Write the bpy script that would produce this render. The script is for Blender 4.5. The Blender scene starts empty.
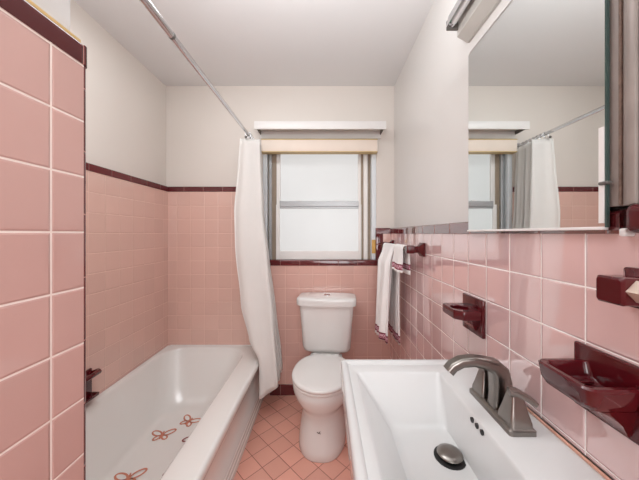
import bpy, bmesh, math, random
from mathutils import Vector, Matrix
random.seed(7)
PI = math.pi
SC = bpy.context.scene
COL = SC.collection

# ------------------------------------------------------------------ measures
F = 267.0; VPX = 325.0; VPY = 233.5; HC = 1.291      # pinhole fitted to the photograph
P = 0.1095                                           # tile pitch
XR_T, XR_P = 0.5214, 0.560                           # right wall: tile face / plaster face
YB_T, YB_P = 2.134, 2.160                            # back wall
XL_T, XL_P = -1.255, -1.285                          # left wall (tub side)
XN_T, XN_P = -0.478, -0.498                          # partition beside the camera
YE_T, YE_P = 0.541, 0.522                            # end of the partition
ZC = 2.484
YR = -1.15                                           # wall behind the camera
ROW = 0.965                                          # a horizontal joint height

def srgb(r, g, b):
    def c(v):
        v /= 255.0
        return v / 12.92 if v <= 0.04045 else ((v + 0.055) / 1.055) ** 2.4
    return (c(r), c(g), c(b), 1.0)

# ------------------------------------------------------------------ materials
def new_mat(name):
    m = bpy.data.materials.new(name); m.use_nodes = True
    nt = m.node_tree
    for n in list(nt.nodes): nt.nodes.remove(n)
    out = nt.nodes.new('ShaderNodeOutputMaterial')
    b = nt.nodes.new('ShaderNodeBsdfPrincipled')
    nt.links.new(b.outputs[0], out.inputs[0])
    return m, nt, b

def setin(b, **kw):
    for k, v in kw.items():
        b.inputs[k.replace('_', ' ')].default_value = v

def simple(name, col, rough=0.4, metal=0.0, noise=0.04, nscale=9.0, bump=0.0, bscale=40.0, spec=0.5, coat=0.0, aniso=0.0, ior=1.5):
    m, nt, b = new_mat(name)
    L = nt.links.new
    tc = nt.nodes.new('ShaderNodeTexCoord')
    nz = nt.nodes.new('ShaderNodeTexNoise'); nz.inputs['Scale'].default_value = nscale; nz.inputs['Detail'].default_value = 3
    L(tc.outputs['Object'], nz.inputs['Vector'])
    mx = nt.nodes.new('ShaderNodeMix'); mx.data_type = 'RGBA'
    c = srgb(*col)
    mx.inputs[6].default_value = tuple(max(0, v * (1 - noise * 2)) for v in c[:3]) + (1,)
    mx.inputs[7].default_value = tuple(min(1, v * (1 + noise)) for v in c[:3]) + (1,)
    L(nz.outputs['Fac'], mx.inputs[0]); L(mx.outputs[2], b.inputs['Base Color'])
    setin(b, Roughness=rough, Metallic=metal, IOR=ior)
    b.inputs['Specular IOR Level'].default_value = spec
    b.inputs['Coat Weight'].default_value = coat
    b.inputs['Coat Roughness'].default_value = 0.06
    if aniso: b.inputs['Anisotropic'].default_value = aniso
    if bump:
        n2 = nt.nodes.new('ShaderNodeTexNoise'); n2.inputs['Scale'].default_value = bscale; n2.inputs['Detail'].default_value = 4
        L(tc.outputs['Object'], n2.inputs['Vector'])
        bp = nt.nodes.new('ShaderNodeBump'); bp.inputs['Strength'].default_value = bump; bp.inputs['Distance'].default_value = 0.004
        L(n2.outputs['Fac'], bp.inputs['Height']); L(bp.outputs['Normal'], b.inputs['Normal'])
    return m

def tile_mat(name, col, grout, uvec, uoff, vvec=None, voff=0.0, pu=P, pv=P, g=0.0022, rough=0.08, var=0.03, spec=0.5, ior=1.6, tilt=0.010, mottle=0.05, coat=0.0):
    """glazed tiles on a grid: joints, pillowed edges, each tile a little different in tone and tilt"""
    m, nt, b = new_mat(name)
    N = nt.nodes.new; L = nt.links.new
    def M(op, a, bb=None, c=None):
        n = N('ShaderNodeMath'); n.operation = op
        for i, v in enumerate((a, bb, c)):
            if v is None: continue
            if isinstance(v, (int, float)): n.inputs[i].default_value = v
            else: L(v, n.inputs[i])
        return n.outputs[0]
    tc = N('ShaderNodeTexCoord')
    def axis(vec, off, pitch):
        d = N('ShaderNodeVectorMath'); d.operation = 'DOT_PRODUCT'
        L(tc.outputs['Object'], d.inputs[0]); d.inputs[1].default_value = vec
        u = M('DIVIDE', M('SUBTRACT', d.outputs['Value'], off), pitch)
        fl = M('FLOOR', u); fr = M('SUBTRACT', u, fl)
        dist = M('MULTIPLY', M('SUBTRACT', 0.5, M('ABSOLUTE', M('SUBTRACT', fr, 0.5))), pitch)
        return fl, fr, dist
    fu, ru, du = axis(uvec, uoff, pu)
    if vvec is not None:
        fv, rv, dv = axis(vvec, voff, pv)
        dist = M('MINIMUM', du, dv)
    else:
        fv, rv, dist = 0.0, 0.5, du
    def sstep(x, lo, hi):
        n = N('ShaderNodeMapRange'); n.interpolation_type = 'SMOOTHSTEP'
        L(x, n.inputs[0]); n.inputs[1].default_value = lo; n.inputs[2].default_value = hi
        return n.outputs[0]
    mask = sstep(dist, g / 2 - 0.0003, g / 2 + 0.0005)
    pillow = sstep(dist, g / 2 - 0.0006, g / 2 + 0.0035)
    cb = N('ShaderNodeCombineXYZ')
    for i, v in enumerate((fu, fv)):
        if isinstance(v, float): cb.inputs[i].default_value = v
        else: L(v, cb.inputs[i])
    wn = N('ShaderNodeTexWhiteNoise'); wn.noise_dimensions = '3D'; L(cb.outputs[0], wn.inputs['Vector'])
    sep = N('ShaderNodeSeparateColor'); L(wn.outputs['Color'], sep.inputs[0])
    r1, r2, r3 = sep.outputs
    nz = N('ShaderNodeTexNoise'); nz.inputs['Scale'].default_value = 6.0; nz.inputs['Detail'].default_value = 4
    L(tc.outputs['Object'], nz.inputs['Vector'])
    tone = M('ADD', M('ADD', M('MULTIPLY', M('SUBTRACT', r3, 0.5), var * 2), 1.0), M('MULTIPLY', M('SUBTRACT', nz.outputs['Fac'], 0.5), mottle))
    rgb = N('ShaderNodeVectorMath'); rgb.operation = 'SCALE'
    rgb.inputs[0].default_value = srgb(*col)[:3]; L(tone, rgb.inputs['Scale'])
    mx = N('ShaderNodeMix'); mx.data_type = 'RGBA'
    mx.inputs[6].default_value = srgb(*grout); L(rgb.outputs[0], mx.inputs[7]); L(mask, mx.inputs[0])
    L(mx.outputs[2], b.inputs['Base Color'])
    L(M('ADD', M('MULTIPLY', mask, rough - 0.75), 0.75), b.inputs['Roughness'])
    b.inputs['Specular IOR Level'].default_value = spec; b.inputs['IOR'].default_value = ior
    h = M('MULTIPLY', pillow, 0.0014)
    h = M('ADD', h, M('MULTIPLY', M('MULTIPLY', M('SUBTRACT', r1, 0.5), ru), tilt * pu))
    if vvec is not None:
        h = M('ADD', h, M('MULTIPLY', M('MULTIPLY', M('SUBTRACT', r2, 0.5), rv), tilt * pv))
    bp = N('ShaderNodeBump'); bp.inputs['Strength'].default_value = 0.8; bp.inputs['Distance'].default_value = 1.0
    L(h, bp.inputs['Height']); L(bp.outputs['Normal'], b.inputs['Normal'])
    if coat:
        L(M('MULTIPLY', mask, coat), b.inputs['Coat Weight']); b.inputs['Coat IOR'].default_value = 2.2; b.inputs['Coat Roughness'].default_value = 0.02
        L(bp.outputs['Normal'], b.inputs['Coat Normal'])
    return m

PINK = (214, 163, 153); GROUT = (236, 222, 214)
MAROON = (92, 30, 34)
M_tile_right = tile_mat('pink wall tile right', (220, 186, 185), (248, 243, 240), (0, 1, 0), 0.863, (0, 0, 1), ROW, g=0.0026, coat=0.7, ior=2.7, rough=0.03)
M_tile_left = tile_mat('pink wall tile left', (218, 182, 170), (224, 192, 178), (0, 1, 0), 1.525, (0, 0, 1), ROW, g=0.0024)
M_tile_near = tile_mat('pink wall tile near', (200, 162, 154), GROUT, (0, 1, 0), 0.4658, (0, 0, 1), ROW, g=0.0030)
M_tile_back = tile_mat('pink wall tile back', (216, 174, 163), (226, 190, 176), (1, 0, 0), -0.2054, (0, 0, 1), ROW, g=0.0022)
M_tile_surround = tile_mat('pink wall tile surround', (218, 181, 169), (224, 190, 176), (1, 0, 0), -1.181, (0, 0, 1), ROW, g=0.0022)
S2 = math.sqrt(0.5)
M_floor = tile_mat('salmon floor tile', (220, 162, 145), (140, 90, 76), (S2, S2, 0), 0.906, (S2, -S2, 0), -1.286, g=0.0028, rough=0.33, var=0.07, tilt=0.004)
M_cap_y = tile_mat('maroon trim along y', MAROON, (170, 120, 112), (0, 1, 0), 0.80, pu=0.154, rough=0.04, var=0.12, ior=2.2, g=0.002, coat=0.7)
M_cap_left = tile_mat('maroon trim left', MAROON, (150, 96, 90), (0, 1, 0), 0.80, pu=0.154, rough=0.25, var=0.1, g=0.002, spec=.3)
M_cap_near = tile_mat('maroon trim near', (80, 28, 30), (170, 120, 112), (0, 1, 0), 0.5265, pu=0.154, rough=0.2, var=0.05, g=0.002, spec=.25)
M_cap_x = tile_mat('maroon trim along x', MAROON, (170, 120, 112), (1, 0, 0), -0.3557, pu=0.154, rough=0.07, var=0.12, g=0.002)
M_cap_z = tile_mat('maroon trim upright', MAROON, (170, 120, 112), (0, 0, 1), 1.079, pu=0.125, rough=0.07, var=0.1, g=0.002)
M_plaster = simple('off white plaster', (219, 212, 205), rough=0.5, noise=0.015, nscale=2.5, bump=0.06, bscale=30)
M_plaster_r = simple('off white satin plaster', (219, 217, 214), rough=0.32, noise=0.015, nscale=2.5, bump=0.05, bscale=22)
M_plaster_shade = simple('plaster with painted shade', (200, 198, 196), rough=0.6, noise=0.03, nscale=4, bump=0.05, bscale=30)  # off white plaster with the partition's shadow put into its colour
M_ceiling = simple('white ceiling paint', (226, 226, 226), rough=0.7, noise=0.015, nscale=1.5, bump=0.05, bscale=60)
M_maroon = simple('maroon glazed ceramic', (78, 14, 21), rough=0.10, noise=0.10, nscale=14, spec=0.5, coat=0.1)
M_china = simple('white vitreous china', (208, 209, 209), rough=0.10, noise=0.01, nscale=3, coat=0.3)
M_toilet = simple('white toilet china', (226, 226, 224), rough=0.12, noise=0.01, nscale=3, coat=0.3)
M_seat = simple('white seat plastic', (228, 228, 226), rough=0.22, noise=0.01)
M_tub = simple('white tub enamel', (226, 225, 222), rough=0.14, noise=0.015, nscale=4, coat=0.3)
M_nickel = simple('brushed nickel', (138, 132, 127), rough=0.28, metal=1.0, noise=0.06, nscale=40)
M_chrome = simple('chrome', (215, 215, 217), rough=0.12, metal=1.0, noise=0.05, nscale=20)
M_dark = simple('dark gap', (28, 26, 26), rough=0.6)
M_mirror = simple('mirror silver', (232, 236, 235), rough=0.015, metal=1.0, noise=0.004)
M_glassedge = simple('green glass edge', (60, 78, 74), rough=0.15, noise=0.1, nscale=12)
M_rustmetal = simple('greyed painted cabinet metal', (150, 140, 134), rough=0.45, noise=0.16, nscale=16, bump=0.2, bscale=60)
M_rust = simple('rusted edge', (120, 98, 86), rough=0.8, noise=0.35, nscale=70, bump=0.8, bscale=160)
M_whitepaint = simple('white gloss paint', (226, 224, 222), rough=0.3, noise=0.02)
M_winframe = simple('white window frame', (238, 236, 233), rough=0.35, noise=0.02)
M_winblue = simple('cool white channel', (224, 231, 235), rough=0.3, noise=0.03)
M_tan = simple('aged tan stop', (158, 142, 124), rough=0.5, noise=0.12, nscale=20)
M_greyrail = simple('grey aluminium rail', (176, 178, 180), rough=0.35, metal=0.3, noise=0.05)
M_cream = simple('cream roller shade box', (232, 218, 205), rough=0.5, noise=0.03)
M_ochre = simple('ochre strip', (206, 180, 130), rough=0.5, noise=0.08)
M_yellow = simple('yellow wood', (222, 176, 96), rough=0.5, noise=0.12, nscale=20)
M_lit_edge = simple('painted lit cap edge', (214, 180, 120), rough=0.4, noise=0.08)  # golden glimmer of the lit cap top, painted as a colour
M_beigebar = simple('beige plastic bar', (200, 182, 168), rough=0.15, noise=0.06, nscale=20)
M_decal = simple('coral decal', (200, 128, 104), rough=0.5, noise=0.08, nscale=20)
M_decal_d = simple('plum decal', (140, 72, 74), rough=0.5, noise=0.08, nscale=20)
M_caulk = simple('stained pink caulk', (222, 168, 148), rough=0.5, noise=0.12, nscale=25)
M_tube = simple('unlit lamp tube', (226, 230, 230), rough=0.2, noise=0.02)
M_fixture = simple('grey white fixture enamel', (196, 194, 188), rough=0.4, noise=0.04)
M_green = simple('green tube marking', (40, 150, 110), rough=0.4)
M_greyplas = simple('dark lamp holder', (96, 92, 88), rough=0.4, noise=0.08)

def cloth_mat(name, col, trans=0.0, bump=0.3, bscale=260):
    m = simple(name, col, rough=0.9, noise=0.02, nscale=8, bump=bump, bscale=bscale, spec=0.15)
    nt = m.node_tree
    b = next(n for n in nt.nodes if n.type == 'BSDF_PRINCIPLED')
    if trans:
        out = next(n for n in nt.nodes if n.type == 'OUTPUT_MATERIAL')
        t = nt.nodes.new('ShaderNodeBsdfTranslucent'); t.inputs[0].default_value = srgb(*col)
        mx = nt.nodes.new('ShaderNodeMixShader'); mx.inputs[0].default_value = trans
        nt.links.new(b.outputs[0], mx.inputs[1]); nt.links.new(t.outputs[0], mx.inputs[2]); nt.links.new(mx.outputs[0], out.inputs[0])
    return m
M_curtain = cloth_mat('white curtain vinyl cloth', (240, 238, 235), trans=0.25, bump=0.08, bscale=120)

def towel_mat(name, bands):
    """white terry with woven plum bands at given heights (z lo, z hi)"""
    m = cloth_mat(name, (246, 245, 244), bump=0.6, bscale=420)
    nt = m.node_tree; N = nt.nodes.new; L = nt.links.new
    b = next(n for n in nt.nodes if n.type == 'BSDF_PRINCIPLED')
    src = b.inputs['Base Color'].links[0].from_socket
    tc = N('ShaderNodeTexCoord'); sp = N('ShaderNodeSeparateXYZ'); L(tc.outputs['Object'], sp.inputs[0])
    wv = N('ShaderNodeTexChecker'); wv.inputs['Scale'].default_value = 90.0
    L(tc.outputs['Object'], wv.inputs['Vector'])
    def rng(z0, z1):
        a = N('ShaderNodeMath'); a.operation = 'GREATER_THAN'; L(sp.outputs[2], a.inputs[0]); a.inputs[1].default_value = z0
        c = N('ShaderNodeMath'); c.operation = 'LESS_THAN'; L(sp.outputs[2], c.inputs[0]); c.inputs[1].default_value = z1
        d = N('ShaderNodeMath'); d.operation = 'MULTIPLY'; L(a.outputs[0], d.inputs[0]); L(c.outputs[0], d.inputs[1])
        return d.outputs[0]
    cur = src
    for z0, z1 in bands:
        h = z1 - z0
        for (a0, a1, kind) in ((z0, z0 + h * .2, 0), (z0 + h * .2, z1 - h * .2, 1), (z1 - h * .2, z1, 0)):
            mx = N('ShaderNodeMix'); mx.data_type = 'RGBA'
            L(rng(a0, a1), mx.inputs[0]); L(cur, mx.inputs[6])
            if kind == 0: mx.inputs[7].default_value = srgb(122, 44, 66)
            else:
                k = N('ShaderNodeMix'); k.data_type = 'RGBA'; L(wv.outputs['Fac'], k.inputs[0])
                k.inputs[6].default_value = srgb(168, 104, 122); k.inputs[7].default_value = srgb(214, 176, 184)
                L(k.outputs[2], mx.inputs[7])
            cur = mx.outputs[2]
    L(cur, b.inputs['Base Color'])
    return m

def pane_mat():
    m, nt, b = new_mat('frosted glass daylight')
    N = nt.nodes.new; L = nt.links.new
    tc = N('ShaderNodeTexCoord')
    nz = N('ShaderNodeTexNoise'); nz.inputs['Scale'].default_value = 3.0; nz.inputs['Detail'].default_value = 5
    L(tc.outputs['Object'], nz.inputs['Vector'])
    mx = N('ShaderNodeMix'); mx.data_type = 'RGBA'
    mx.inputs[6].default_value = srgb(226, 224, 222); mx.inputs[7].default_value = srgb(240, 240, 239)
    L(nz.outputs['Fac'], mx.inputs[0])
    b.inputs['Base Color'].default_value = srgb(120, 120, 120); L(mx.outputs[2], b.inputs['Emission Color'])
    b.inputs['Emission Strength'].default_value = 0.58
    b.inputs['Roughness'].default_value = 0.35
    n2 = N('ShaderNodeTexNoise'); n2.inputs['Scale'].default_value = 160
    L(tc.outputs['Object'], n2.inputs['Vector'])
    bp = N('ShaderNodeBump'); bp.inputs['Strength'].default_value = 0.2; bp.inputs['Distance'].default_value = 0.002
    L(n2.outputs['Fac'], bp.inputs['Height']); L(bp.outputs['Normal'], b.inputs['Normal'])
    return m
M_pane = pane_mat()

# ------------------------------------------------------------------ mesh helpers
def add_box(bm, x0, x1, y0, y1, z0, z1, bev=0.0, seg=2):
    r = bmesh.ops.create_cube(bm, size=1.0)
    vs = r['verts']
    for v in vs:
        v.co = Vector((x0 + (v.co.x + .5) * (x1 - x0), y0 + (v.co.y + .5) * (y1 - y0), z0 + (v.co.z + .5) * (z1 - z0)))
    if bev:
        es = list({e for v in vs for e in v.link_edges})
        bmesh.ops.bevel(bm, geom=es, offset=bev, segments=seg, profile=0.5, affect='EDGES')

def loft(bm, rings, cap0=True, cap1=True, closed=True):
    R = [[bm.verts.new(p) for p in ring] for ring in rings]
    n = len(R[0])
    for a, b in zip(R, R[1:]):
        for i in range(n if closed else n - 1):
            j = (i + 1) % n
            try: bm.faces.new((a[i], a[j], b[j], b[i]))
            except ValueError: pass
    if closed and cap0: bm.faces.new(list(reversed(R[0])))
    if closed and cap1: bm.faces.new(R[-1])
    return R

def rrect(x0, x1, y0, y1, r, z, n=6, bow=0.0):
    """rounded rectangle ring, counter clockwise; bow pushes the y0 side outward in the middle"""
    r = max(1e-4, min(r, (x1 - x0) / 2 - 1e-4, (y1 - y0) / 2 - 1e-4))
    pts = []
    for cx, cy, a0 in ((x1 - r, y0 + r, -PI / 2), (x1 - r, y1 - r, 0), (x0 + r, y1 - r, PI / 2), (x0 + r, y0 + r, PI)):
        for i in range(n + 1):
            a = a0 + (PI / 2) * i / n
            pts.append(Vector((cx + r * math.cos(a), cy + r * math.sin(a), z)))
    # extra points along the y0 side so it can bow
    k = 9
    xa, xb = pts[-1].x, pts[0].x
    for i in range(1, k):
        pts.append(Vector((xa + (xb - xa) * i / k, y0, z)))
    if bow:
        xc, hw, ym = (x0 + x1) / 2, (x1 - x0) / 2, (y0 + y1) / 2
        for p in pts:
            if p.y < ym:
                w = (ym - p.y) / (ym - y0)
                p.y -= bow * (1 - ((p.x - xc) / hw) ** 2) * w
    return pts

def egg(hw, yf, yb, yc, z, n=44, pf=2.0, pb=2.6):
    """toilet plan: elliptical front (toward -y), squarer back"""
    pts = []
    for i in range(n):
        a = 2 * PI * i / n
        c, s = math.cos(a), math.sin(a)
        p = pf if s < 0 else pb
        x = hw * math.copysign(abs(c) ** (2 / p), c)
        y = yc + (yc - yf if s < 0 else yb - yc) * math.copysign(abs(s) ** (2 / p), s)
        pts.append(Vector((x, y, z)))
    return pts

def frames(path):
    path = [Vector(p) for p in path]
    T = []
    for i in range(len(path)):
        a = path[max(0, i - 1)]; b = path[min(len(path) - 1, i + 1)]
        T.append((b - a).normalized())
    return path, T

def add_tube(bm, path, rad, n=12, cap=True):
    path, T = frames(path)
    up = Vector((0, 0, 1)) if abs(T[0].z) < 0.9 else Vector((1, 0, 0))
    nrm = (up - T[0] * up.dot(T[0])).normalized()
    rings = []
    for i, (p, t) in enumerate(zip(path, T)):
        nrm = (nrm - t * nrm.dot(t)).normalized()
        bn = t.cross(nrm)
        r = rad[i] if isinstance(rad, (list, tuple)) else rad
        rings.append([p + (nrm * math.cos(2 * PI * k / n) + bn * math.sin(2 * PI * k / n)) * r for k in range(n)])
    loft(bm, rings, cap, cap)

def add_sweep(bm, path, sizes, side=Vector((0, 1, 0)), r=0.25, n=3):
    """rounded rectangular section swept along a path; sizes = (width along side, thickness)"""
    path, T = frames(path)
    rings = []
    for (w, h), p, t in zip(sizes, path, T):
        b = side; nn = t.cross(b).normalized()
        q = rrect(-w / 2, w / 2, -h / 2, h / 2, min(w, h) * r, 0, n)
        rings.append([p + b * v.x + nn * v.y for v in q])
    loft(bm, rings)

def add_lathe(bm, prof, c, n=28, axis='z'):
    """prof = [(radius, height)]; about an axis through c"""
    rings = []
    for r, h in prof:
        ring = []
        for k in range(n):
            a = 2 * PI * k / n
            u, v = r * math.cos(a), r * math.sin(a)
            ring.append(Vector(c) + (Vector((u, v, h)) if axis == 'z' else Vector((h, u, v)) if axis == 'x' else Vector((v, h, u))))
        rings.append(ring)
    loft(bm, rings)

def obj(name, bm, mat, parent=None, smooth=None, local=False):
    bmesh.ops.recalc_face_normals(bm, faces=bm.faces[:])
    me = bpy.data.meshes.new(name)
    bm.to_mesh(me); bm.free()
    for mm in (mat if isinstance(mat, (list, tuple)) else [mat]): me.materials.append(mm)
    if smooth:
        for p in me.polygons: p.use_smooth = True
        me.set_sharp_from_angle(angle=math.radians(smooth))
    o = bpy.data.objects.new(name, me); COL.objects.link(o)
    if parent is not None:
        o.parent = parent
        if not local: o.matrix_parent_inverse = Matrix.LocRotScale(parent.location, parent.rotation_euler, None).inverted()
    return o

def tag(o, label, cat, group=None):
    o['label'] = label; o['category'] = cat
    if group: o['group'] = group
    return o

def thing(name, label, cat, loc=(0, 0, 0), rotz=0.0, group=None):
    o = bpy.data.objects.new(name, None); COL.objects.link(o)
    o.empty_display_size = 0.05
    o.location = loc; o.rotation_euler = (0, 0, rotz)
    return tag(o, label, cat, group)

def struct(name, bm, mat, parent=None, smooth=None):
    o = obj(name, bm, mat, parent, smooth)
    if parent is None: o['kind'] = 'structure'
    return o

def B(*boxes, bev=0.0, seg=2):
    bm = bmesh.new()
    for b in boxes: add_box(bm, *b, bev=bev, seg=seg)
    return bm

# ------------------------------------------------------------------ room shell
struct('floor', B((XL_P - .1, XR_P + .1, YR - .1, YB_P + .16, -0.08, 0.0)), M_floor)
struct('ceiling', B((XL_P - .1, XR_P + .1, YR - .1, YB_P + .16, ZC, ZC + .08)), M_ceiling)

WX0, WX1, WZ0, WZ1 = -0.505, 0.415, 1.075, 2.02          # window opening
wall_back = struct('wall_back', B((XL_P, WX0, YB_P, YB_P + .16, 0, ZC), (WX1, XR_P, YB_P, YB_P + .16, 0, ZC),
                                  (WX0, WX1, YB_P, YB_P + .16, 0, WZ0 - .04), (WX0, WX1, YB_P, YB_P + .16, WZ1, ZC)), M_plaster)
wall_left = struct('wall_left', B((XL_P - .1, XL_P, YE_P, YB_P + .16, 0, ZC)), M_plaster)
wall_right = struct('wall_right', B((XR_P, XR_P + .1, YR, YB_P + .16, 0, ZC)), M_plaster_r)
wall_part = struct('wall_partition', B((XL_P - .1, XN_P, YR, YE_P, 0, ZC)), M_plaster_shade)
struct('wall_rear', B((XN_P, XR_P, YR - .1, YR, 0, ZC)), M_plaster)

TB = 1.625; TT = 1.667      # tall tile: cap bottom / top
WB = 1.291; WT = 1.335      # low wainscot: cap bottom / top
struct('tile_panel', B((XR_T, XR_P, YR, YB_T, 0.085, WB)), M_tile_right, wall_right)
def bull(bm, axis, a0, a1, d0, d1, z0, z1, sign):
    """a bullnose cap strip; d0 wall side, d1 room side, rounded on the room-side top"""
    w = abs(d1 - d0); r = min(.010, w * .7)
    prof = [(d0, z0), (d1, z0)]
    for i in range(7):
        a = PI / 2 * i / 6
        prof.append((d1 - sign * (r - r * math.cos(a)), z1 - r + r * math.sin(a)))
    prof.append((d0, z1))
    rings = []
    for a in (a0, a1):
        rings.append([Vector((a, d, z)) if axis == 'x' else Vector((d, a, z)) for d, z in prof])
    loft(bm, rings)
bm = bmesh.new(); bull(bm, 'y', 0.953, YB_T, XR_P, XR_T - .004, WB, WT, -1)
struct('tile_cap', bm, M_cap_y, wall_right, 40)
bm = bmesh.new(); bull(bm, 'y', 0.470, 0.953, XR_P, XR_T - .003, WB, WT - .002, -1)
struct('tile_cap', bm, M_cap_y, wall_right, 40)
bm = B((0.494, XR_P, YR, 0.446, WB, WT + .005), bev=.014, seg=5)
struct('tile_cap', bm, M_maroon, wall_right, 40)
bm = bmesh.new(); bull(bm, 'y', YR, YB_T, XR_P, XR_T - .004, 0.0, 0.085, -1)
struct('base_tile', bm, M_cap_y, wall_right, 40)
o = obj('grout_lump', B((0.505, 0.53, 0.449, 0.460, 1.286, 1.300), bev=.003), M_whitepaint, wall_right, 40)

# left wall (tub side)
struct('tile_panel', B((XL_P, XL_T, YE_T, YB_T, 0.0, TB)), M_tile_left, wall_left)
bm = bmesh.new(); bull(bm, 'y', YE_T, YB_T, XL_P, XL_T + .003, TB, TT, 1); struct('tile_cap', bm, M_cap_left, wall_left, 40)
# back wall: tall surround over the tub, low field under the window, strip right of the window
struct('tile_panel', B((XL_T, -0.505, YB_T, YB_P, 0.0, TB)), M_tile_surround, wall_back)
bm = bmesh.new(); bull(bm, 'x', XL_T, -0.505, YB_P, YB_T - .003, TB, TT, -1); struct('tile_cap', bm, M_cap_x, wall_back, 40)
struct('tile_panel', B((-0.505, 0.408, YB_T, YB_P, 0.085, 1.035), (0.408, XR_T, YB_T, YB_P, 0.085, WB)), M_tile_back, wall_back)
bm = bmesh.new(); bull(bm, 'x', 0.408, XR_T, YB_P, YB_T - .003, WB, WT, -1); struct('tile_cap', bm, M_cap_x, wall_back, 40)
bm = B((0.408, 0.464, YB_T - .003, YB_P - .002, 1.035, WB), bev=.003); struct('tile_edge', bm, M_cap_z, wall_back, 40)
bm = bmesh.new(); bull(bm, 'x', -0.505, 0.408, 2.225, YB_T - .004, 1.035, 1.079, -1); struct('window_sill', bm, M_cap_x, wall_back, 40)
bm = bmesh.new(); bull(bm, 'x', -0.44, XR_T - .004, YB_P, YB_T - .004, 0.0, 0.085, -1); struct('base_tile', bm, M_cap_x, wall_back, 40)

# partition beside the camera
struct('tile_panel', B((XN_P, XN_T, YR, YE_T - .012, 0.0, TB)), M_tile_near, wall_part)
struct('tile_panel', B((XL_T, XN_T - .012, YE_P, YE_T, 0.0, TB)), M_tile_surround, wall_part)
def quarter(bm, cx, cy, r, z0, z1):
    prof = [(cx, cy)] + [(cx + r * math.cos(a * PI / 16), cy + r * math.sin(a * PI / 16)) for a in range(9)]
    loft(bm, [[Vector((x, y, z)) for x, y in prof] for z in (z0, z1)])
bm = bmesh.new(); quarter(bm, XN_T - .012, YE_T - .012, .012, 0.0, TB)
struct('tile_edge', bm, M_cap_z, wall_part, 40)
bm = bmesh.new()
bull(bm, 'y', YR, YE_T - .012, XN_P, XN_T + .002, TB, TT, 1)
bull(bm, 'x', XL_T, XN_T - .012, YE_P, YE_T + .002, TB, TT, 1)
quarter(bm, XN_T - .012, YE_T - .012, .014, TB, TT - .003)
struct('tile_cap', bm, M_cap_near, wall_part, 40)
bm = B((XN_P, XN_T - .004, YR, YE_T - .014, TT, TT + .006)); obj('lit_cap_edge', bm, M_lit_edge, wall_part)  # thin strip added to carry the painted glimmer along the cap

# ------------------------------------------------------------------ window
win = bpy.data.objects.new('window_1', None); COL.objects.link(win); win['kind'] = 'structure'
win.location = (-0.045, 2.2, 1.08)
YW = 2.200
obj('window_frame', B((WX0, -0.472, 2.165, 2.30, 1.079, WZ1), (0.378, WX1, 2.165, 2.30, 1.079, WZ1), (WX0, WX1, 2.19, 2.30, 1.968, WZ1), bev=.003), M_winblue, win)
obj('window_stop', B((-0.472, -0.404, 2.225, 2.30, 1.079, 1.97), (0.300, 0.318, 2.222, 2.30, 1.079, 1.97), (0.352, 0.378, 2.225, 2.30, 1.079, 1.97)), M_tan, win)
obj('side_channel', B((0.318, 0.352, 2.200, 2.29, 1.079, 1.97), bev=.004), M_winframe, win)
obj('side_channel', B((-0.462, -0.440, 2.200, 2.225, 1.079, 1.97), bev=.004), M_greyrail, win)
s1 = obj('upper_sash', B((-0.404, -0.372, 2.225, 2.27, 1.53, 1.968), (0.276, 0.300, 2.225, 2.27, 1.53, 1.968), (-0.372, 0.276, 2.225, 2.27, 1.956, 1.968), bev=.002), M_winframe, win)
obj('pane', B((-0.372, 0.276, 2.244, 2.252, 1.556, 1.956)), M_pane, s1)
s2 = obj('lower_sash', B((-0.404, -0.372, 2.200, 2.225, 1.079, 1.53), (0.276, 0.300, 2.200, 2.225, 1.079, 1.53), (-0.372, 0.276, 2.200, 2.225, 1.079, 1.147), bev=.002), M_winframe, win)
obj('pane', B((-0.372, 0.276, 2.209, 2.217, 1.147, 1.502)), M_pane, s2)
rail = obj('meeting_rail', B((-0.372, 0.276, 2.192, 2.244, 1.512, 1.558), (-0.372, 0.276, 2.198, 2.23, 1.497, 1.512), bev=.002), M_greyrail, s2)
obj('sash_lock', B((-0.235, -0.195, 2.196, 2.215, 1.558, 1.566), (0.075, 0.115, 2.196, 2.215, 1.558, 1.566), bev=.002), M_whitepaint, rail)
obj('yellowed_patch', B((0.379, 0.413, 2.158, 2.165, 1.13, 1.24), bev=.002), M_yellow, win)

sh = thing('roller_shade_box', 'cream roller shade headbox with ochre edges at the top of the window', 'shade box', (-0.045, 2.10, 1.93))
obj('box', B((-0.500, 0.412, 2.098, 2.158, 1.938, 2.028), bev=.004), M_cream, sh, 40)
obj('edge_strip', B((-0.502, 0.414, 2.096, 2.159, 2.028, 2.035), bev=.001), M_ochre, sh)
obj('edge_strip', B((-0.502, 0.414, 2.096, 2.159, 1.931, 1.938), bev=.001), M_ochre, sh)

pel = thing('window_pelmet', 'long white painted pelmet shelf fixed to the wall above the window', 'pelmet', (-0.03, 2.08, 2.08))
obj('fascia', B((-0.535, 0.462, 2.015, 2.030, 2.080, 2.140), bev=.002), M_whitepaint, pel, 40)
obj('top_board', B((-0.535, 0.462, 2.030, 2.158, 2.115, 2.138), bev=.001), M_whitepaint, pel)
obj('back_rail', B((-0.520, 0.448, 2.146, 2.159, 2.055, 2.115), bev=.001), M_whitepaint, pel)
for x in (-0.520, 0.442):
    obj('bracket', B((x, x + .006, 2.030, 2.146, 2.085, 2.115)), M_greyplas, pel)

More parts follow.
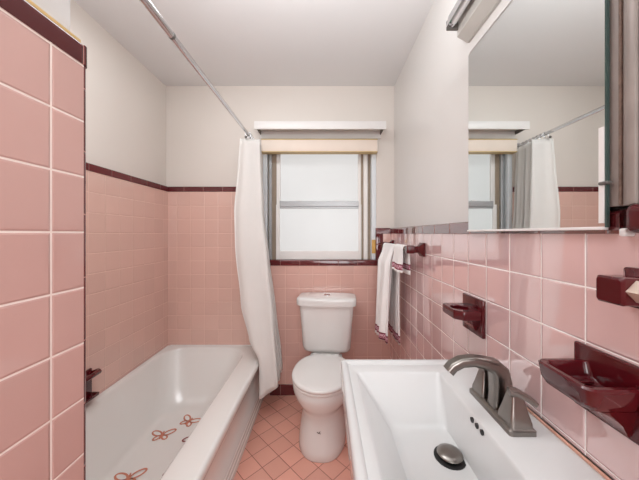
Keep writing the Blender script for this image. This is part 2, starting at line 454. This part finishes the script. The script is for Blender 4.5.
# ------------------------------------------------------------------ bathtub
tub = thing('bathtub', 'white enamel bathtub with ribbed apron set in the pink tiled alcove', 'bathtub', (-0.86, 1.33, 0))
TX0, TX1, TY0, TY1, TZ = XL_T + .002, -0.462, YE_T + .004, YB_T - .003, 0.398
bm = bmesh.new(); rings = []
apron = [(0.000, -.480), (0.030, -.480), (0.034, -.487), (0.046, -.487), (0.050, -.480), (0.066, -.480), (0.070, -.487), (0.082, -.487), (0.086, -.480),
         (0.102, -.480), (0.106, -.487), (0.118, -.487), (0.122, -.480), (0.132, -.480), (0.140, -.489), (0.300, -.484), (0.330, -.474), (0.352, -.464), (0.372, -.460), (0.386, -.462), (0.394, -.468), (0.398, -.480)]
for z, x in apron:
    rings.append(rrect(TX0, x, TY0, TY1, .006, z))
def lerp(a, b, t): return a + (b - a) * t
top = (-1.218, -0.606, 0.64, 2.088, .16); bot = (-1.065, -0.735, 0.76, 1.80, .165)
rings.append(rrect(top[0] - .012, top[1] + .014, top[2] - .012, top[3] + .010, .165, TZ))
rings.append(rrect(top[0] - .004, top[1] + .004, top[2] - .004, top[3] + .003, .162, TZ - .004))
for i in range(0, 13):
    s = i / 12
    z = TZ - .014 - (TZ - .014 - .085) * s
    h = 0.62 * s + 0.12 * s ** 6
    rings.append(rrect(*[lerp(a, b, h) for a, b in zip(top[:4], bot[:4])], lerp(top[4], bot[4], h), z))
for a, z in ((.84, .073), (.93, .067), (1.0, .064)):
    rings.append(rrect(*[lerp(p, q, a) for p, q in zip(top[:4], bot[:4])], .15, z))
rings.append(rrect(-1.0, -0.80, .86, 1.72, .09, .062))
loft(bm, rings, True, True)
obj('tub_shell', bm, M_tub, tub, 50)
bm = bmesh.new(); add_lathe(bm, [(.0, 0), (.030, 0), (.030, .003), (.022, .004), (.0, .002)], (-0.905, 0.92, .0625)); obj('drain', bm, M_chrome, tub, 40)
bm = B((TX0 + .02, -.475, TY1 + .0, TY1 + .003, .398, .402)); obj('caulk_bead', bm, M_whitepaint, tub)

# butterfly decals on the tub floor
def butterfly(name, x, y, s, rot, mat):
    bm = bmesh.new()
    z = 0.0
    for sx in (-1, 1):
        for (cx, cy, rx, ry, a) in ((.036, .020, .034, .017, .55), (.022, -.020, .020, .013, -.9)):
            path = []
            for k in range(19):
                t = 2 * PI * k / 18
                px, py = rx * math.cos(t), ry * math.sin(t)
                path.append((sx * (cx + px * math.cos(a) - py * math.sin(a)), cy + px * math.sin(a) + py * math.cos(a)))
            n = len(path) - 1
            V = []
            for k in range(n):
                a0 = Vector(path[k - 1 if k else n - 1]); a1 = Vector(path[(k + 1) % n]); c = Vector(path[k])
                t = (a1 - a0).normalized(); nn = Vector((-t.y, t.x)) * .0048
                V.append((bm.verts.new((c.x - nn.x, c.y - nn.y, z)), bm.verts.new((c.x + nn.x, c.y + nn.y, z)),
                          bm.verts.new((c.x - nn.x * .7, c.y - nn.y * .7, z + .0012)), bm.verts.new((c.x + nn.x * .7, c.y + nn.y * .7, z + .0012))))
            for k in range(n):
                p, q = V[k], V[(k + 1) % n]
                for i, j in ((0, 1), (0, 2), (1, 3), (2, 3)):
                    bm.faces.new((p[i], p[j], q[j], q[i]))
    add_tube(bm, [(0, -.030, .0008), (0, .0, .0012), (0, .030, .0008)], [.003, .005, .003], 8)
    o = obj(name, bm, mat)
    o.location = (x, y, 0.0645); o.rotation_euler = (0, 0, rot); o.scale = (s, s, 1)
    return o
G = 'butterfly stickers on the tub floor'
for x, y, s, r, mt, lab in (
        (-.889, 1.745, 1.0, -.35, M_decal, 'coral butterfly outline sticker in the tub, farthest one and closest to the curtain'),
        (-.992, 1.625, 1.0, .15, M_decal, 'coral butterfly outline sticker on the tub floor, middle of the three full ones'),
        (-.985, 1.335, 1.05, .25, M_decal, 'coral butterfly outline sticker nearest the camera, cut by the lower picture edge'),
        (-.775, 1.610, 1.0, .9, M_decal_d, 'plum sticker in the tub mostly hidden behind the rim, farther of two'),
        (-.748, 1.370, 1.0, .7, M_decal_d, 'plum sticker in the tub mostly hidden behind the rim, nearer of two')):
    tag(butterfly('butterfly_decal', x, y, s, r, mt), lab, 'sticker', G)

# maroon grab-rail soap dish low on the left wall
gs = thing('tub_soap_dish', 'maroon ceramic soap dish with grab rail low on the wall above the tub', 'soap dish', (XL_T, 1.330, .43))
obj('back_plate', B((XL_T + .0005, XL_T + .014, 1.265, 1.425, .425, .575), bev=.005, seg=3), M_maroon, gs, 40)
bm = bmesh.new(); add_tube(bm, [(XL_T + .012, 1.420, .548), (XL_T + .045, 1.425, .560), (XL_T + .062, 1.410, .563), (XL_T + .066, 1.340, .563), (XL_T + .062, 1.275, .563), (XL_T + .045, 1.262, .560), (XL_T + .012, 1.267, .548)], .012, 14)
obj('grab_rail', bm, M_maroon, gs, 50)
bm = bmesh.new(); loft(bm, [rrect(XL_T + .012, XL_T + .040, 1.275, 1.415, .008, .425), rrect(XL_T + .012, XL_T + .060, 1.270, 1.420, .012, .440), rrect(XL_T + .012, XL_T + .062, 1.270, 1.420, .012, .450), rrect(XL_T + .020, XL_T + .054, 1.278, 1.412, .010, .450), rrect(XL_T + .022, XL_T + .048, 1.282, 1.408, .010, .438)])
obj('tray', bm, M_maroon, gs, 40)

# ------------------------------------------------------------------ shower rod and curtain
RX, RZ = -0.545, 1.995
rod = thing('shower_rod', 'chrome shower curtain rod running from the back wall toward the camera', 'curtain rod', (RX, YB_P, RZ))
bm = bmesh.new(); add_tube(bm, [(RX, YE_P + .004, RZ), (RX, 0.95, RZ)], .0125, 18); obj('outer_tube', bm, M_chrome, rod, 40)
bm = bmesh.new(); add_tube(bm, [(RX, 0.95, RZ), (RX, YB_P - .006, RZ)], .0115, 18); obj('inner_tube', bm, M_chrome, rod, 40)
bm = bmesh.new(); add_tube(bm, [(RX, 0.944, RZ), (RX, 0.953, RZ)], .0132, 18); obj('joint_collar', bm, M_greyplas, rod, 40)
for y0, y1 in ((YB_P - .001, YB_P - .018), (YE_P + .001, YE_P + .018)):
    bm = bmesh.new(); add_tube(bm, [(RX, y0, RZ), (RX, (y0 + y1) / 2, RZ), (RX, y1, RZ)], [.027, .026, .016], 20); obj('end_flange', bm, M_chrome, rod, 40)

def interp(tab, z):
    for (z0, v0), (z1, v1) in zip(tab, tab[1:]):
        if z0 >= z >= z1:
            t = (z0 - z) / (z0 - z1); t = t * t * (3 - 2 * t) * .5 + t * .5
            return v0 + (v1 - v0) * t
    return tab[-1][1]
cur = thing('shower_curtain', 'white shower curtain bunched at the window end of the rod', 'curtain', (RX, 1.98, .15))
LT = [(1.99, -.600), (1.75, -.615), (1.45, -.640), (1.20, -.632), (0.80, -.585), (0.55, -.520), (0.42, -.458), (0.12, -.452)]
RT = [(1.99, -.462), (1.45, -.440), (1.10, -.405), (0.70, -.365), (0.12, -.315)]
NU, NV = 150, 46
bm = bmesh.new(); grid = []
FOLDS = 4.5
for j in range(NV + 1):
    tz = j / NV
    row = []
    for i in range(NU + 1):
        u = i / NU
        zt = 1.963 - .010 * (1 - abs(math.cos(PI * u * 8)))
        zb = 0.190 - .044 * math.cos(2 * PI * FOLDS * u) + .006 * math.sin(23 * u)
        z = zt + (zb - zt) * tz
        Lx, Rx = interp(LT, z), interp(RT, z)
        ph = 2 * PI * FOLDS * u
        s = -math.cos(ph)
        s = math.copysign(abs(s) ** .75, s)
        amp = 1.0 - .35 * u * (1 - .4 * tz)
        c = (Lx + Rx) / 2; a = (Rx - Lx) / 2 * amp
        c += (-.02 * u * (1 - tz))
        x = c + a * s + .008 * math.sin(3 * ph * .5 + 5 * tz) * tz
        y0 = 1.875 - .055 * tz; y1 = 2.112 + .004 * tz
        y = y0 + (y1 - y0) * u + .012 * math.sin(ph * 2 + 1.2) * (1 - .3 * tz) + (.014 + .008 * tz) * math.sin(7 * ph / 2 + 1.5 * tz) * (.35 + .65 * (1 - abs(s)))
        y = min(y, 2.118)
        if z < .43: x = max(x, -.452)
        row.append(bm.verts.new((x, y, z)))
    grid.append(row)
for j in range(NV):
    for i in range(NU):
        bm.faces.new((grid[j][i], grid[j][i + 1], grid[j + 1][i + 1], grid[j + 1][i]))
cl = obj('curtain_cloth', bm, M_curtain, cur, 60)
md = cl.modifiers.new('thick', 'SOLIDIFY'); md.thickness = .0016
for k in range(7):
    y = 1.885 + k * .034
    bm = bmesh.new()
    add_tube(bm, [(RX + .019 * math.cos(a), y + .004 * math.sin(a), RZ - .0085 + .0225 * math.sin(a)) for a in [2 * PI * q / 20 for q in range(21)]], .0022, 8, False)
    obj('curtain_ring', bm, M_chrome, cur, 60)
bm = bmesh.new(); add_lathe(bm, [(.0, -.004), (.008, -.004), (.010, 0), (.008, .004), (.0, .005)], (RX - .002, 1.848, RZ - .036), 14, 'y'); obj('ring_bead', bm, M_greyplas, cur, 50)

# ------------------------------------------------------------------ toilet
TO = thing('toilet', 'white two piece toilet with closed lid against the back wall under the window', 'toilet', (0.024, 2.106, 0), math.radians(-5.5))
bm = bmesh.new()
secs = [(.000, .143, -.606, -.09, -.36, 2.5), (.010, .149, -.612, -.085, -.36, 2.5), (.050, .147, -.609, -.085, -.36, 2.5), (.130, .137, -.600, -.085, -.36, 2.5), (.190, .128, -.592, -.085, -.36, 2.4),
        (.235, .126, -.592, -.085, -.36, 2.3), (.258, .133, -.602, -.09, -.37, 2.2), (.284, .155, -.624, -.10, -.39, 2.1), (.315, .175, -.643, -.11, -.40, 2), (.350, .184, -.650, -.12, -.41, 2), (.380, .185, -.653, -.125, -.41, 2), (.388, .181, -.649, -.13, -.41, 2)]
loft(bm, [egg(hw, yf, yb, yc, z, pf=pf) for z, hw, yf, yb, yc, pf in secs])
obj('bowl', bm, M_toilet, TO, 50, local=True)
bm = bmesh.new()
loft(bm, [egg(hw, yf, -.185, -.43, z, pb=2.25) for z, hw, yf in ((.389, .178, -.645), (.391, .184, -.653), (.404, .186, -.656), (.409, .182, -.652))])
obj('seat', bm, M_seat, TO, 50, local=True)
bm = bmesh.new()
loft(bm, [egg(hw, yf, yb + .01, -.43, z, pb=2.25) for z, hw, yf, yb in ((.4105, .180, -.650, -.205), (.4125, .186, -.657, -.20), (.423, .188, -.660, -.198), (.430, .184, -.655, -.202), (.434, .170, -.640, -.215), (.437, .12, -.58, -.26), (.438, .05, -.50, -.34))])
obj('lid', bm, M_seat, TO, 60, local=True)
bm = bmesh.new(); loft(bm, [rrect(-.115, .115, -.215, -.120, .02, z) for z in (.386, .404)]); obj('bowl_shelf', bm, M_toilet, TO, 50, local=True)
bm = bmesh.new(); loft(bm, [rrect(-.10, .10, -.145, -.02, .02, z) for z in (.30, .4225)]); obj('tank_seat', bm, M_toilet, TO, 50, local=True)
for sx in (-1, 1):
    bm = bmesh.new(); add_tube(bm, [(sx * .075 - .018, -.192, .418), (sx * .075 + .018, -.192, .418)], .011, 12); obj('hinge', bm, M_seat, TO, 50, local=True)
bm = bmesh.new()
loft(bm, [rrect(-hw, hw, y0, -.010, r, z, 6, bow) for z, hw, y0, r, bow in ((.422, .155, -.150, .04, .010), (.432, .170, -.160, .04, .012), (.455, .177, -.165, .04, .014), (.60, .186, -.172, .038, .018), (.766, .198, -.180, .035, .022))])
obj('tank', bm, M_toilet, TO, 50, local=True)
bm = bmesh.new()
loft(bm, [rrect(-hw, hw, y0, -.004, r, z, 6, bow) for z, hw, y0, r, bow in ((.767, .206, -.186, .03, .022), (.770, .216, -.193, .035, .026), (.806, .219, -.196, .036, .027), (.818, .216, -.193, .036, .027), (.825, .206, -.184, .034, .026), (.827, .15, -.15, .03, .02))])
obj('tank_lid', bm, M_toilet, TO, 55, local=True)
bm = bmesh.new(); add_lathe(bm, [(.0, 0), (.022, 0), (.022, .004), (.018, .006), (.0, .006)], (0, -.095, .8272), 24)
for v in bm.verts: v.co.x *= 1.15
obj('flush_button', bm, M_chrome, TO, 40, local=True)
bm = bmesh.new()
add_tube(bm, [(-.012, -.598, .166), (-.004, -.5985, .160), (.006, -.599, .170)], .0022, 6); add_tube(bm, [(-.004, -.5985, .160), (.010, -.599, .158)], .0016, 6)
o = obj('bowl_mark', bm, M_greyplas, TO, local=True)

# ------------------------------------------------------------------ sink
SX0, SX1, SY0, SY1, SZ = 0.055, XR_T - .002, 0.410, 0.946, 0.848
sk = thing('sink', 'white rectangular pedestal sink against the right tiled wall', 'sink', (0.33, 0.68, 0))
bm = bmesh.new(); rings = []
rings.append(rrect(.16, SX1, .52, .84, .03, .655))
rings.append(rrect(.13, SX1, .49, .87, .03, .690))
rings.append(rrect(.085, SX1, .445, .912, .02, .742))
rings.append(rrect(SX0 + .004, SX1, SY0 + .004, SY1 - .004, .014, .768))
rings.append(rrect(SX0, SX1, SY0, SY1, .014, .774))
rings.append(rrect(SX0, SX1, SY0, SY1, .014, SZ - .008))
rings.append(rrect(SX0 + .002, SX1, SY0 + .002, SY1 - .002, .013, SZ - .003))
rings.append(rrect(SX0 + .007, SX1, SY0 + .007, SY1 - .007, .012, SZ))
rings.append(rrect(SX0 + .015, SX1, SY0 + .015, SY1 - .015, .010, SZ))
rings.append(rrect(SX0 + .021, SX1, SY0 + .021, SY1 - .021, .010, SZ - .003))
rings.append(rrect(SX0 + .025, SX1 - .001, SY0 + .025, SY1 - .025, .010, SZ - .010))
bt = (.105, .372, .486, .874); bb = (.192, .350, .585, .778)
rings.append(rrect(bt[0] - .004, bt[1] + .003, bt[2] - .004, bt[3] + .004, .012, SZ - .010))
rings.append(rrect(bt[0], bt[1], bt[2], bt[3], .012, SZ - .013))
for s in (.06, .3, .6, .82, .92):
    rings.append(rrect(*[lerp(a, b, s) for a, b in zip(bt, bb)], .013 + .014 * s, SZ - .013 - .108 * s))
rings.append(rrect(*[lerp(a, b, .985) for a, b in zip(bt, bb)], .03, SZ - .120))
rings.append(rrect(bb[0] + .02, bb[1] - .01, bb[2] + .02, bb[3] - .02, .03, SZ - .1225))
rings.append(rrect(.29, .34, .655, .705, .02, SZ - .1240))
loft(bm, rings)
obj('basin', bm, M_china, sk, 45)
bm = bmesh.new()
loft(bm, [rrect(.30 - hw, min(.30 + hw + .05, SX1 - .01), .68 - hw, .68 + hw, .03, z) for z, hw in ((0, .125), (.03, .125), (.06, .10), (.35, .085), (.58, .10), (.654, .13))])
obj('pedestal', bm, M_china, sk, 50)
DC = (.316, .676, SZ - .1235)
dr = bmesh.new(); add_lathe(dr, [(.0, .0), (.038, .0), (.038, .002), (.033, .0025), (.0, .0025)], DC, 32); drain = obj('drain_ring', dr, M_dark, sk, 40)
dr = bmesh.new(); add_lathe(dr, [(.010, .0026), (.010, .008), (.029, .008), (.031, .010), (.029, .013), (.018, .0165), (.0, .018)], DC, 32); obj('drain_stopper', dr, M_nickel, drain, 40)
for y in (.669, .648, .627):
    dr = bmesh.new(); add_lathe(dr, [(.0, -.0030), (.0062, -.0030), (.0062, .004), (.0, .004)], (.3698, y, SZ - .024), 16, 'x'); obj('overflow_hole', dr, M_dark, sk, 40)

bm = B((SX1 - .004, XR_T - .0006, SY0, SY1, SZ - .009, SZ - .003), bev=.001); obj('caulk_bead', bm, M_caulk, sk)
# faucet
FZ = SZ - .0098
fc = thing('faucet', 'brushed nickel two handle faucet with arched spout on the sink deck', 'faucet', (.445, .68, FZ))
bm = bmesh.new()
loft(bm, [rrect(.412, .474, .594, .766, .006, FZ), rrect(.412, .474, .594, .766, .006, FZ + .010), rrect(.418, .468, .600, .760, .006, FZ + .015)])
obj('base_plate', bm, M_nickel, fc, 40)
bm = bmesh.new()
pth = [(.446, .68, FZ + .014), (.447, .68, FZ + .045), (.446, .68, FZ + .078), (.441, .68, FZ + .103), (.428, .68, FZ + .117), (.404, .68, FZ + .125), (.375, .68, FZ + .130), (.346, .68, FZ + .127), (.325, .68, FZ + .116), (.314, .68, FZ + .103)]
szs = [(.040, .052), (.038, .048), (.038, .047), (.038, .044), (.036, .036), (.031, .028), (.030, .025), (.030, .024), (.030, .023), (.030, .022)]
add_sweep(bm, pth, szs, r=.28)
obj('spout', bm, M_nickel, fc, 50)
for nm, y, sg in (('n', .624, -1), ('f', .736, 1)):
    bm = bmesh.new()
    loft(bm, [rrect(.443 - w, .443 + w, y - w, y + w, w * .25, FZ + .012 + h) for w, h in ((.026, 0), (.0255, .012), (.0205, .030), (.0145, .056), (.0125, .066))])
    hd = obj('handle', bm, M_nickel, fc, 40)
    bm = bmesh.new()
    add_sweep(bm, [(.429, y, FZ + .084), (.445, y + sg * .001, FZ + .083), (.466, y + sg * .006, FZ + .073), (.484, y + sg * .012, FZ + .062)],
              [(.024, .014), (.026, .014), (.022, .012), (.019, .010)], side=Vector((-.3 * sg, 1, 0)).normalized(), r=.3)
    obj('lever', bm, M_nickel, hd, 40)

# ------------------------------------------------------------------ ceramic fittings on the right wall
W = XR_T - .0005
th = thing('tumbler_holder', 'maroon ceramic tumbler holder on the right wall, beyond the faucet', 'tumbler holder', (W, .93, .95))
obj('back_plate', B((W - .012, W, .864, .990, .948, 1.072), bev=.004, seg=3), M_maroon, th, 40)
bm = bmesh.new()
def shelf_ring(z, x1, xo, ya, yb, ch):
    return [Vector((x1, ya, z)), Vector((x1, yb, z)), Vector((xo + ch * .4, yb, z)), Vector((xo, yb - ch * .4, z)), Vector((xo, ya + ch, z)), Vector((xo + ch, ya, z))]
xo = .430
# shelf with a round opening
outer_t = shelf_ring(1.036, W - .010, xo, .868, .986, .022)
n = 96
def ring_on(poly, k, c):
    a = 2 * PI * k / n; d = Vector((math.cos(a), math.sin(a), 0)); best = None
    for p, q in zip(poly, poly[1:] + poly[:1]):
        e = q - p; den = d.x * e.y - d.y * e.x
        if abs(den) < 1e-9: continue
        w = p - c
        t = (w.x * e.y - w.y * e.x) / den; s = (w.x * d.y - w.y * d.x) / den
        if t > 0 and -1e-6 <= s <= 1 + 1e-6 and (best is None or t < best): best = t
    return c + d * best
cc = Vector((.468, .926, 1.036))
def poly_ring(z, sc=1.0):
    out = []
    for k in range(n):
        p = ring_on(outer_t, k, cc); p = cc + (p - cc) * sc; out.append(Vector((p.x, p.y, z)))
    return out
def circ(r, z): return [Vector((cc.x + r * math.cos(2 * PI * k / n), cc.y + r * math.sin(2 * PI * k / n), z)) for k in range(n)]
loft(bm, [circ(.030, 1.006), poly_ring(1.006, .96), poly_ring(1.010), poly_ring(1.033), poly_ring(1.036, .96), circ(.033, 1.036), circ(.030, 1.033), circ(.030, 1.006)], False, False)
obj('cup_shelf', bm, M_maroon, th, 40)
bm = bmesh.new()
loft(bm, [[Vector((W - .010, .868 + .03 * t, z)), Vector((W - .010, .986 - .03 * t, z)), Vector((x, .986 - .03 * t, z)), Vector((x, .868 + .03 * t, z))] for z, x, t in ((1.012, .452, 0), (1.000, .474, .3), (.985, .492, .7), (.965, .504, 1.0))])
obj('bracket', bm, M_maroon, th, 40)

sd = thing('soap_dish', 'maroon ceramic soap dish with deep tray on the right wall beside the sink', 'soap dish', (W, .485, .95))
obj('back_plate', B((W - .012, W, .405, .548, .945, 1.072), bev=.004, seg=3), M_maroon, sd, 40)
bm = bmesh.new()
def tray(z, xo, ya, yb, r): return rrect(xo, W - .010, ya, yb, r, z, 6)
loft(bm, [tray(1.000, .440, .440, .516, .014), tray(1.005, .425, .428, .526, .018), tray(1.016, .419, .423, .530, .018), tray(1.040, .416, .420, .533, .018), tray(1.043, .419, .423, .530, .016),
          tray(1.043, .426, .430, .523, .014), tray(1.039, .430, .434, .519, .012), tray(1.018, .436, .440, .513, .014), tray(1.012, .450, .452, .50, .014)])
obj('tray', bm, M_maroon, sd, 40)
bm = bmesh.new()
for y in (.459, .477, .495):
    add_tube(bm, [(.446, y, 1.0135), (.47, y, 1.0150), (.496, y, 1.0150)], .0035, 8)
obj('tray_rib', bm, M_maroon, sd, 50)
bm = bmesh.new()
loft(bm, [[Vector((W - .010, .425 + .02 * t, z)), Vector((W - .010, .53 - .02 * t, z)), Vector((x, .53 - .02 * t, z)), Vector((x, .425 + .02 * t, z))] for z, x, t in ((1.002, .446, 0.3), (.990, .470, .5), (.972, .492, .8), (.952, .505, 1.0))])
obj('bracket', bm, M_maroon, sd, 40)

def post(bm, y, zc, xb, arm, hs=.021, base=.036):
    """ceramic towel-bar post: flared base on the wall, waisted neck, square head"""
    def sq(x, hy, hz, r): return [Vector((x, y + v.x, zc + v.y)) for v in rrect(-hy, hy, -hz, hz, r, 0, 3)]
    loft(bm, [sq(xb, base, base, .005), sq(xb - .008, base, base, .005), sq(xb - .014, base * .80, base * .80, .005), sq(xb - .026, hs * .8, hs * .8, .005),
              sq(xb - arm + hs, hs * .85, hs * .85, .005), sq(xb - arm + hs * .8, hs, hs, .004), sq(xb - arm - hs * .8, hs, hs, .004), sq(xb - arm - hs, hs * .85, hs * .85, .004)])
tb = thing('towel_bar', 'maroon towel bar with posts on the right wall holding the white towels', 'towel bar', (W, 1.7, 1.205))
ARM = .070; BZ = 1.206; BX = W - ARM
for y in (1.420, 2.045):
    bm = bmesh.new(); post(bm, y, BZ, W, ARM); obj('post', bm, M_maroon, tb, 35)
bm = bmesh.new(); add_tube(bm, [(BX, 1.425, BZ), (BX, 2.04, BZ)], .0095, 12); obj('bar', bm, M_beigebar, tb, 40)

nb = thing('towel_bar', 'empty maroon towel bar at the right picture edge above the soap dish', 'towel bar', (W, .2, 1.18))
for y in (.426, -.17):
    bm = bmesh.new(); post(bm, y, 1.201, W, .048, .0215, .033); obj('post', bm, M_maroon, nb, 30)
bm = bmesh.new(); add_tube(bm, [(W - .050, .404, 1.203), (W - .050, -.148, 1.203)], .0165, 4); obj('bar', bm, M_beigebar, nb)

# ------------------------------------------------------------------ towels
def drape(name, y0, y1, z_room, z_wall, xoff, waves, seed, mat, label, grp=None, lift=0.0, splay=0.0, amp=.006, tilt=0.0):
    bm = bmesh.new(); r = .0100 + lift
    prof = []
    for k in range(25): prof.append((-1, z_room + (BZ - z_room) * k / 24))
    for k in range(1, 12): prof.append((None, PI - PI * k / 12))
    for k in range(17): prof.append((1, BZ + (z_wall - BZ) * k / 16))
    NY = 40; g = []
    for i in range(NY + 1):
        v = i / NY; col = []
        for kind, val in prof:
            if kind is None:
                x = BX + r * math.cos(val); z = BZ + r * math.sin(val); w = .15
            else:
                x = BX + kind * r; z = val; w = min(1, (BZ - z) / .12 + .15)
            wob = amp * math.sin(2 * PI * waves * v + seed) * w + amp * .5 * math.sin(2 * PI * waves * 2.3 * v + seed * 2 + z * 3) * w
            if kind == -1: x -= xoff * w * (BZ - z) / .6 - wob + amp * 1.6 * w
            if kind == 1: x += max(0, wob) * .5
            y = y0 + (y1 - y0) * v
            y += splay * (v - .5) * max(0, (BZ - z)) + .006 * math.sin(z * 9 + seed + v * 4)
            zz = z
            if kind == -1: zz = z + tilt * (1 - v) * max(0, (BZ - z)) / .6 + .012 * math.sin(v * 7 + seed) * max(0, (BZ - z)) / .6 * .5
            col.append(bm.verts.new((x, y, zz)))
        g.append(col)
    for i in range(NY):
        for k in range(len(prof) - 1):
            bm.faces.new((g[i][k], g[i + 1][k], g[i + 1][k + 1], g[i][k + 1]))
    o = obj(name, bm, mat, None, 70)
    md = o.modifiers.new('thick', 'SOLIDIFY'); md.thickness = .007; md.offset = 1.0
    tag(o, label, 'towel', grp)
    return o
drape('bath_towel', 1.68, 1.99, .580, .590, .030, 2.4, .4, towel_mat('bath towel terry', [(.60, .645)]),
      'long white bath towel with plum woven band hanging on the maroon towel bar', amp=.017, tilt=.014)
drape('hand_towel', 1.490, 1.660, 1.070, 1.06, .014, 1.2, 2.0, towel_mat('hand towel terry', [(1.085, 1.118)]),
      'small folded white hand towel with plum band at the near end of the bar', amp=.006, lift=.004)

# ------------------------------------------------------------------ medicine cabinet with mirror
mc = thing('medicine_cabinet', 'mirrored medicine cabinet with rusty metal edge on the right wall above the sink', 'medicine cabinet', (XR_P, .68, 1.34))
MX = .506
obj('cabinet_body', B((MX + .010, XR_P - .001, .300, .940, 1.3395, 1.926)), M_rustmetal, mc)
dm = obj('mirror_door', B((MX, MX + .006, .483, .942, 1.302, 1.918)), [M_mirror], mc)
obj('bottom_rail', B((MX - .004, MX + .0075, .483, .944, 1.2975, 1.3035), bev=.001), M_whitepaint, dm)
obj('glass_edge', B((MX + .001, MX + .007, .4810, .483, 1.302, 1.918)), M_glassedge, dm)
obj('bevel_strip', B((MX - .0015, MX - .0002, .4835, .4925, 1.31, 1.485)), M_whitepaint, dm)
obj('door_clip', B((MX - .006, MX + .006, .474, .490, 1.379, 1.385), bev=.002), M_greyplas, dm)
obj('rust_bead', B((MX + .006, MX + .011, .462, .467, 1.3395, 1.926), bev=.002), M_rust, mc)
obj('frame_ridge', B((MX + .002, MX + .011, .438, .452, 1.3395, 1.926), bev=.004), M_rustmetal, mc, 40)
obj('top_flange', B((MX + .002, XR_P - .001, .300, .944, 1.9265, 1.932), bev=.002), M_whitepaint, mc)

# fluorescent fixture above the cabinet
fl = thing('fluorescent_light', 'unlit fluorescent strip light above the mirror cabinet, cut by the picture top', 'wall light', (XR_P, .75, 2.05))
bm = bmesh.new()
hp = [(XR_P - .0005, 2.030), (XR_P - .010, 2.030), (.512, 2.052), (.512, 2.130), (XR_P - .0005, 2.140)]
loft(bm, [[Vector((x, y, z)) for x, z in hp] for y in (.40, 1.035)])
obj('housing', bm, M_fixture, fl, 30)
bm = bmesh.new(); add_tube(bm, [(.486, .42, 2.092), (.486, 1.025, 2.092)], .0125, 18); obj('lamp_tube', bm, M_tube, fl, 40)
for y in (.41, 1.028):
    bm = B((.468, .513, y - .004, y + .006, 2.074, 2.110), bev=.003); lh = obj('lamp_holder', bm, M_greyplas, fl, 40)
    obj('tube_cap', (lambda b: (add_tube(b, [(.486, y - .022 if y > .7 else y + .008, 2.092), (.486, y - .005 if y > .7 else y + .022, 2.092)], .0132, 18), b)[1])(bmesh.new()), M_chrome, lh, 40)
bm = bmesh.new(); add_tube(bm, [(.4735, 1.000, 2.092), (.4735, 1.016, 2.092)], .003, 8); obj('green_marking', bm, M_green, fl)
bm = bmesh.new()
loft(bm, [[Vector((x, y, z)) for x, z in ((.462, 2.078), (.464, 2.078), (.474, 2.120), (.512, 2.128), (.512, 2.130), (.472, 2.122))] for y in (.42, 1.02)])
obj('reflector', bm, M_chrome, fl, 30)

# ------------------------------------------------------------------ camera and light
cam = bpy.data.cameras.new('camera'); co = bpy.data.objects.new('camera', cam); COL.objects.link(co)
co.location = (0, 0, HC); co.rotation_euler = (PI / 2, 0, 0)
cam.sensor_width = 36.0; cam.lens = F / 639 * 36.0
cam.shift_x = -(VPX - 319.5) / 639; cam.shift_y = -(240 - VPY) / 639
cam.clip_start = .02
SC.camera = co

def area(name, loc, target, sx, sy, power, col=(1, 1, 1)):
    l = bpy.data.lights.new(name, 'AREA'); l.shape = 'RECTANGLE'; l.size = sx; l.size_y = sy; l.energy = power; l.color = col
    o = bpy.data.objects.new(name, l); COL.objects.link(o); o.location = loc
    d = Vector(target) - Vector(loc)
    o.rotation_euler = d.to_track_quat('-Z', 'Y').to_euler()
    return o
area('added_tub_fill', (-.62, 0.98, 2.44), (-.45, 1.25, 0.0), .7, .6, 8, (.96, .985, 1))  # added fill light high over the tub, no fixture there
area('added_bounce_fill', (-.10, 0.58, 1.98), (-.10, 0.64, 2.60), .5, .4, 11, (.96, .985, 1))  # added fill light in mid room, turned up to brighten the ceiling
area('added_soft_fill', (0.12, -1.0, 1.5), (-.1, 2.0, .7), .7, 1.2, 16, (.96, .985, 1))  # added soft fill light behind the camera, out of view
w = bpy.data.worlds.new('world'); SC.world = w; w.use_nodes = True
bg = next((n for n in w.node_tree.nodes if n.type == 'BACKGROUND'), None) or w.node_tree.nodes.new('ShaderNodeBackground')
bg.inputs[0].default_value = (.85, .92, 1, 1); bg.inputs[1].default_value = 0.6
SC.view_settings.view_transform = 'Standard'
SC.view_settings.look = 'None'
SC.view_settings.exposure = 0.3
SC.cycles.max_bounces = 10; SC.cycles.diffuse_bounces = 6; SC.cycles.glossy_bounces = 6
